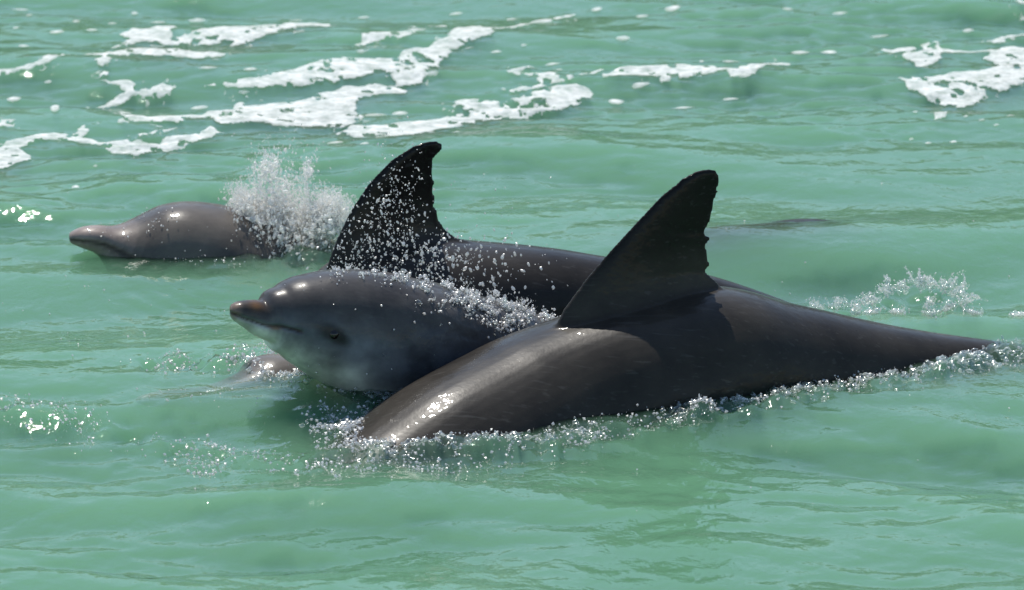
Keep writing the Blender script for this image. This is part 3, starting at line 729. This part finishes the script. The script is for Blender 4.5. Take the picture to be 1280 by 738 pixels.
# ------------------------------------------------------------------ droplets and splashes
_oct_v = np.array([(1, 0, 0), (-1, 0, 0), (0, 1, 0), (0, -1, 0), (0, 0, 1), (0, 0, -1)], float)
_oct_f = np.array([(0, 2, 4), (2, 1, 4), (1, 3, 4), (3, 0, 4), (2, 0, 5), (1, 2, 5), (3, 1, 5), (0, 3, 5)])
bmi = bmesh.new(); bmesh.ops.create_icosphere(bmi, subdivisions=1, radius=1.0); bmi.verts.ensure_lookup_table()
_ico_v = np.array([v.co[:] for v in bmi.verts]); _ico_f = np.array([[v.index for v in f.verts] for f in bmi.faces]); bmi.free()
def drops(name, pos, rad, label, cat='splash', mat=None, stretch=None, ico=False, jit=.25):
    pos = np.asarray(pos); rad = np.asarray(rad); N = len(pos)
    bv, bf = (_ico_v, _ico_f) if ico else (_oct_v, _oct_f)
    ang = rng.uniform(0, 2 * np.pi, N); ca, sa = np.cos(ang), np.sin(ang)
    Vr = np.empty((N, len(bv), 3))
    Vr[:, :, 0] = bv[None, :, 0] * ca[:, None] - bv[None, :, 2] * sa[:, None]
    Vr[:, :, 1] = bv[None, :, 1]
    Vr[:, :, 2] = bv[None, :, 0] * sa[:, None] + bv[None, :, 2] * ca[:, None]
    Vr *= 1 + rng.uniform(-jit, jit, (N, len(bv), 1))
    Vr *= rad[:, None, None]
    if stretch is not None:                       # elongate along its flight direction
        d = norm(stretch); L = np.linalg.norm(stretch, axis=1)
        dot = (Vr * d[:, None, :]).sum(2)
        Vr += dot[:, :, None] * d[:, None, :] * L[:, None, None]
    Vr += pos[:, None, :]
    Fr = bf[None] + (np.arange(N) * len(bv))[:, None, None]
    me = mesh_np(name, Vr.reshape(-1, 3), Fr.reshape(-1, 3), mat or M_drop, False)
    return setp(obj(name, me), label, cat, None, 'stuff')
def film(name, pos, rad, voxel, label, mat, disp=.004):
    bmf = bmesh.new(); Vt, Ft = [], []
    for q, (p_, r_) in enumerate(zip(pos, rad)):
        sc3 = rng.uniform(.5, 1.3, 3)
        Vt.append(_ico_v * r_ * sc3 + p_); Ft.append(_ico_f + q * len(_ico_v))
    bmf.free(); me = mesh_np('film_source', np.concatenate(Vt), np.concatenate(Ft))
    tmp = bpy.data.objects.new('tmp', me); col.objects.link(tmp)
    md = tmp.modifiers.new('r', 'REMESH'); md.mode = 'VOXEL'; md.voxel_size = voxel
    me2 = bpy.data.meshes.new_from_object(tmp.evaluated_get(bpy.context.evaluated_depsgraph_get()))
    bpy.data.objects.remove(tmp)
    n_ = len(me2.vertices); co = np.empty(n_ * 3, np.float32); me2.vertices.foreach_get('co', co); co = co.reshape(-1, 3).astype(float)
    for ax, (a_, b_) in enumerate(((1, 2), (0, 2), (0, 1))):
        co[:, ax] += (fbm(co[:, a_] * 110 + co[:, ax] * 60, co[:, b_] * 110, 200 + ax * 7, 3) - .5) * disp * 2
    me2.vertices.foreach_set('co', co.astype(np.float32).ravel()); me2.update()
    me2.polygons.foreach_set('use_smooth', np.ones(len(me2.polygons), bool))
    me2.materials.clear(); me2.materials.append(mat)
    return setp(obj(name, me2), label, 'splash', None, 'stuff')
def on_water(px, py, lift=0.0):
    g = np.array([G(a, b) for a, b in zip(px, py)]) if len(px) < 50 else None
    dx = (px - 640) / FPX; dy = -(py - 369) / FPX
    d1 = cp + dy * sp; d2 = -sp + dy * cp; t_ = -H / d2
    X, Y = dx * t_, d1 * t_
    return np.stack([X, Y, water_h(X, Y) + lift], 1)
def along(pts, n_, wx, wy, sig=1.0):
    pts = np.array(pts, float); d = np.r_[0, np.cumsum(np.hypot(*np.diff(pts, axis=0).T))]
    q = rng.uniform(0, d[-1], n_)
    # clump along the line
    q = q[np.argsort(rng.uniform(size=n_) - fbm(q / 18.0, q * 0 + pts[0, 0], 5, 3) * 3.2)][:int(n_ * .6)]
    return np.interp(q, d, pts[:, 0]) + rng.normal(0, wx, len(q)), np.interp(q, d, pts[:, 1]) + rng.normal(0, wy, len(q))
PXM = 7.7 / FPX     # metres per photo pixel at the animals
def sizes(n_, lo, hi, p=2.4): return (lo + (hi - lo) * rng.uniform(size=n_) ** p) * PXM

def waterline(lines, label):  # white drops that also stand in for sun glints on the chop
    pos, rad = [], []
    for pts, n_, wx, wy, lo, hi in lines:
        x, y = along(pts, n_, wx, wy)
        pos.append(on_water(x, y, .001 + np.abs(rng.normal(0, .003, len(x))))); rad.append(sizes(len(x), lo * .6, hi * 1.15, 4.0))
    return drops('drops_and_glints', np.concatenate(pos), np.concatenate(rad), label)
waterline([([(455, 553), (520, 556), (600, 556), (700, 546), (760, 540)], 1100, 7, 8, .6, 2.5), ([(500, 574), (560, 577), (640, 578)], 300, 10, 4, .7, 2.0),
           ([(700, 546), (820, 524), (900, 514), (960, 511)], 700, 6, 7, .6, 2.2), ([(860, 520), (900, 513), (950, 509)], 300, 5, 3, .7, 2.2),
           ([(960, 505), (1020, 490), (1080, 472), (1130, 460)], 620, 12, 8, .6, 2.6), ([(1060, 478), (1130, 474), (1180, 468), (1240, 455), (1290, 448)], 750, 8, 6, .5, 2.2)],
          'bubbles, drops and modelled sun glints along the big front dolphin waterline')
waterline([([(385, 525), (430, 530), (455, 530), (480, 520), (505, 508)], 1500, 9, 8, .7, 2.8), ([(400, 550), (450, 545), (480, 530)], 900, 12, 9, .7, 2.6)],
          'bubbles and modelled sun glints in the water between the calf and the front dolphin')
waterline([([(190, 466), (215, 462), (245, 460)], 320, 10, 6, .6, 2.3), ([(285, 462), (310, 456), (330, 448), (352, 452)], 700, 9, 7, .6, 2.4), ([(330, 468), (370, 476), (400, 480), (440, 490)], 1300, 10, 8, .7, 2.8), ([(200, 508), (260, 502), (330, 508)], 160, 30, 12, .5, 1.8)],
          'broken water with modelled sun glints below the calf chin')
waterline([([(-20, 515), (40, 524), (90, 530), (120, 536)], 700, 10, 9, .6, 2.3), ([(90, 532), (160, 548), (230, 560)], 120, 20, 8, .5, 1.6), ([(240, 580), (258, 582), (272, 584)], 220, 7, 5, .8, 2.4), ([(220, 560), (290, 562), (350, 574), (420, 578), (490, 578)], 950, 12, 8, .6, 2.4)],
          'scattered drops modelling sun glitter on the ripples at lower left')
x = np.r_[rng.uniform(0, 1280, 150), rng.normal(120, 60, 60), rng.normal(1000, 90, 40)]; y = np.r_[rng.uniform(190, 640, 150), rng.normal(410, 40, 60), rng.normal(370, 12, 40)]
drops('drops_and_glints', on_water(x, y, .002), sizes(len(x), .4, 1.7, 3), 'stray bright drops dotted over the open water')

def shore_film(lines, label):
    pos, rad = [], []
    for pts, n_, wx, wy, lo, hi in lines:
        x, y = along(pts, n_, wx, wy); pos.append(on_water(x, y, .001)); rad.append(sizes(len(x), lo, hi, 1.6))
    film('broken_water', np.concatenate(pos), np.concatenate(rad), .0027, label, M_film, .005)
shore_film([([(455, 552), (520, 553), (600, 550), (700, 544), (820, 522), (900, 511)], 900, 8, 5, 1.2, 5), ([(900, 511), (1020, 490), (1100, 474), (1180, 466), (1260, 446)], 800, 10, 6, 1.2, 5),
            ([(1090, 476), (1150, 468), (1210, 458), (1280, 446)], 260, 8, 3, 2, 6)], 'thin broken film of water curling along the front dolphin side')
def strings(list_, label):
    pos, rad = [], []
    for x0, y0, x1, y1, bend, Y, r0 in list_:
        u = np.linspace(0, 1, 26); nx_, ny_ = -(y1 - y0), (x1 - x0); L_ = math.hypot(nx_, ny_)
        x = x0 + (x1 - x0) * u + nx_ / L_ * bend * np.sin(np.pi * u) + rng.normal(0, .25, 26); y = y0 + (y1 - y0) * u + ny_ / L_ * bend * np.sin(np.pi * u)
        pos.append(np.array([P(a, b, Y) for a, b in zip(x, y)])); rad.append((r0 * (.55 + .6 * rng.uniform(size=26)) * (1 - .45 * u)) * PXM)
    film('water_string', np.concatenate(pos), np.concatenate(rad), .0014, label, M_film, .0012)
shore_film([([(100, 306), (160, 313), (230, 327), (300, 328)], 150, 8, 1.6, .8, 2.6)], 'thin rim of broken water along the left dolphin')
waterline([([(95, 307), (160, 314), (230, 328), (300, 330)], 160, 9, 3, .5, 1.8)], 'small bright drops along the left dolphin waterline')
strings([(600, 378, 578, 345, 5, 7.78, 1.8), (585, 372, 590, 352, -4, 7.78, 1.5), (528, 356, 522, 334, -5, 7.80, 1.6), (522, 334, 530, 325, -3, 7.80, 1.2), (640, 384, 646, 366, 3, 7.80, 1.6), (655, 392, 668, 376, -4, 7.80, 1.5), (560, 360, 556, 346, 2, 7.80, 1.3), (500, 348, 497, 336, 2, 7.78, 1.2)], 'glassy strings of water flicked up from the calf back')
strings([(1112, 360, 1105, 343, 2, 8.1, 1.6), (1140, 354, 1131, 333, 3, 8.1, 1.5), (1152, 352, 1149, 334, -2, 8.1, 1.4), (1188, 360, 1204, 338, 3, 8.1, 1.6), (1200, 370, 1222, 374, -4, 8.1, 1.4), (1060, 382, 1100, 366, -5, 8.1, 2.6), (1100, 366, 1165, 352, -6, 8.1, 2.8), (1165, 352, 1215, 388, -9, 8.1, 2.6), (1080, 384, 1130, 360, -3, 8.12, 2.2), (1130, 360, 1190, 360, -5, 8.12, 2.4)], 'glassy arch and fingers of the splash right of the tall fin')
shore_film([([(430, 490), (465, 497), (512, 503)], 260, 7, 3.5, 1.5, 5), ([(395, 524), (440, 528), (480, 518), (508, 508)], 300, 7, 5, 1.5, 5), ([(300, 455), (335, 468), (380, 478), (440, 488)], 420, 12, 6, 1.5, 5)], 'broken film of water under the calf throat')
# spray thrown up behind the left dolphin's head
def burst(plumes, label, mat=M_spray, mat2=M_mist, core=(1.6, 4.2), share=6):
    pos, rad, st, pos2, rad2 = [], [], [], [], []
    for (bx, by, tx, ty, wid_, n_, Y, dy) in plumes:
        u = rng.uniform(size=n_) ** 1.25
        x = bx + (tx - bx) * u + rng.normal(0, 1, n_) * wid_ * (.55 + .6 * u)
        y = by + (ty - by) * u + rng.normal(0, 1, n_) * wid_ * .5
        yy = Y + rng.normal(0, dy, n_)
        p_ = np.array([P(a, b, c) for a, b, c in zip(x, y, yy)])
        p_[:, 2] = np.maximum(p_[:, 2], water_h(p_[:, 0], p_[:, 1]) + .002)
        r_ = sizes(n_, .28, 1.9, 3.6) * (1.25 - .7 * u)
        pos.append(p_); rad.append(r_)
        d = np.array([(tx - bx), 0, -(ty - by)]); d = d / (np.linalg.norm(d) + 1e-6)
        st.append(np.tile(d, (n_, 1)) * rng.uniform(.2, 1.6, (n_, 1)) + rng.normal(0, .2, (n_, 3)))
        m = u < .6
        k2 = min(int(m.sum()), n_ // share)
        sel = np.where(m)[0][:k2]
        pos2.append(p_[sel] + rng.normal(0, .002, (k2, 3))); rad2.append(sizes(k2, core[0], core[1], 2.0) * (1.15 - u[sel]))
    drops('water_spray', np.concatenate(pos), np.concatenate(rad), label, 'spray', mat, np.concatenate(st))
    film('spray_sheet', np.concatenate(pos2), np.concatenate(rad2), .0025, label.replace('droplets', 'water sheets'), mat2)
burst([(312, 268, 300, 232, 9, 2600, 8.63, .03), (345, 270, 350, 240, 14, 2600, 8.64, .03), (408, 268, 416, 244, 12, 2600, 8.60, .03), (300, 285, 292, 226, 7, 1500, 8.62, .03), (312, 285, 306, 240, 8, 1300, 8.62, .03), (326, 285, 320, 200, 7, 1300, 8.62, .03), (345, 285, 343, 222, 11, 2200, 8.64, .04), (365, 288, 370, 218, 11, 2000, 8.64, .04), (380, 285, 384, 202, 5, 900, 8.62, .03),
       (395, 288, 402, 232, 9, 2200, 8.60, .03), (412, 290, 420, 240, 8, 2000, 8.58, .03), (425, 288, 437, 250, 6, 1200, 8.58, .03), (345, 240, 352, 172, 26, 900, 8.64, .05), (335, 215, 338, 185, 9, 500, 8.63, .03), (385, 220, 388, 190, 5, 260, 8.63, .03), (340, 296, 345, 268, 26, 2200, 8.60, .04), (400, 296, 405, 262, 22, 2200, 8.58, .04), (360, 304, 365, 292, 34, 1100, 8.55, .04)],
      'white spray droplets bursting behind the left dolphin head')
# drops in the air in front of the hooked fin
def air(n_, cx, cy, sx, sy, Y, lo, hi, p=2.6, ico=False):
    x = rng.normal(cx, sx, n_); y = rng.normal(cy, sy, n_)
    return np.array([P(a, b, Y + c) for a, b, c in zip(x, y, rng.normal(0, .02, n_))]), sizes(n_, lo, hi, p)
def airp(list_, label, mn=None):
    A = [air(*a) for a in list_]
    p_ = np.concatenate([a[0] for a in A]); r_ = np.concatenate([a[1] for a in A])
    drops('flying_drops', p_, r_, label, 'spray', None, np.stack([rng.normal(0, .3, len(p_)), rng.normal(0, .1, len(p_)), rng.uniform(.1, .9, len(p_))], 1), True)
airp([(420, 470, 290, 26, 38, 7.95, .35, 1.7), (260, 500, 240, 18, 34, 7.95, .3, 1.3), (320, 530, 318, 40, 20, 7.90, .4, 1.9), (140, 570, 330, 38, 22, 7.88, .5, 2.6), (60, 640, 345, 40, 22, 7.8, .5, 2.8), (40, 610, 270, 40, 30, 7.95, .3, 1.3), (120, 440, 310, 18, 18, 7.95, .3, 1.4)],
     'small drops flying in front of the hooked fin')

# water film and splashes on the calf's back
def on_mesh(me, root, cond, n_, lo, hi, lift=.001):
    nv = len(me.vertices); co = np.empty(nv * 3, np.float32); me.vertices.foreach_get('co', co); co = co.reshape(-1, 3).astype(float)
    no = np.empty(nv * 3, np.float32); me.vertices.foreach_get('normal', no); no = no.reshape(-1, 3)
    px, py = calf_near(co); w = cond(px, py, co, no); w = np.clip(w, 0, None)
    w *= (no[:, 1] < .25)
    i = rng.choice(nv, n_, p=w / w.sum())
    r_ = sizes(n_, lo, hi); return co[i] + no[i] * (lift + rng.exponential(.0025, n_))[:, None], r_
def calf_film(px, py, co, no):
    cl = np.clip(vnoise(px / 9, py / 7, 8) * vnoise(px / 4, py / 4, 18) * 4 - .5, 0, 3)
    band = np.exp(-(dist_poly(px, py, [(545, 362), (580, 374), (620, 388), (660, 402), (690, 412)], 1) / 17) ** 2) * (no[:, 2] > -.1)
    top = .35 * np.exp(-(dist_poly(px, py, [(420, 341), (470, 344), (540, 358)], 1) / 9) ** 2)
    return (band + top) * cl + .002 * ((px > 330) & (px < 690) & (co[:, 2] > .01))
p_, r_ = on_mesh(calf_me, calf_root, calf_film, 650, 1.2, 4.0, .0)
film('water_film', p_, r_, .0021, 'thin sheets of water sliding off the calf back', M_film, .004)
p_, r_ = on_mesh(calf_me, calf_root, calf_film, 3600, .25, 1.9)
drops('water_drops', p_, r_, 'broken water and drops running over the calf back', 'splash', None, None, True, .4)
p_, r_ = on_mesh(left_me, left_root, lambda px, py, co, no: np.exp(-(np.hypot((px - 197) / 17, (py - 281) / 11)) ** 2) + .8 * np.exp(-(np.hypot((px - 120) / 18, (py - 292) / 9)) ** 2) + .7 * np.exp(-(np.hypot((px - 157) / 6, (py - 293) / 9)) ** 2) + .02 * ((px < 330) & (co[:, 2] > 0)), 80, .4, 1.5)
drops('water_drops', p_, r_, 'water drops added as wet glints on the left dolphin forehead and beak', 'splash', None, None, True, .3)  # drops added to give clusters of wet highlights on the skin
q_ = [(425, 342, 418, 332, 2.5, 60, 7.62, .01), (430, 342, 440, 330, 3, 70, 7.62, .01), (585, 372, 575, 345, 3, 60, 7.72, .01), (650, 392, 655, 372, 7, 160, 7.78, .01), (620, 380, 615, 362, 6, 120, 7.75, .01), (560, 362, 545, 340, 3, 40, 7.7, .01)]
burst(q_, 'tiny splash droplets jumping off the calf back', mat2=M_film, core=(1.5, 3.5), share=4)
# thin crown of water behind the tail of the big dolphin
cr = []
for a, b in [(1020, 380), (1045, 378), (1070, 384), (1090, 374), (1110, 362), (1130, 356), (1150, 352), (1165, 352), (1180, 356), (1195, 364), (1205, 374), (1160, 378), (1165, 392), (1185, 388), (1218, 396), (1120, 392), (1090, 390)]:
    cr.append((a, b + 4, a + random.uniform(-8, 12), b - random.uniform(3, 12), 6.5, 130, 8.06 + (380 - b) * .002, .012))
for a, b, c, d in [(1112, 352, 1105, 343), (1140, 350, 1131, 333), (1150, 350, 1149, 334), (1188, 356, 1203, 338), (1205, 362, 1205, 338), (1200, 365, 1220, 372), (1215, 370, 1238, 377)]:
    cr.append((a, b, c, d, 1.4, 40, 8.12, .006))
cr += [(1270, 398, 1285, 396, 8, 160, 8.0, .01)]
burst(cr, 'droplets in a thin arched splash right of the tall fin', mat2=M_film, core=(1.8, 4.5), share=3)

# beads of water lying on the visible skins
def beads(pts, Y, lo, hi, label):
    pass
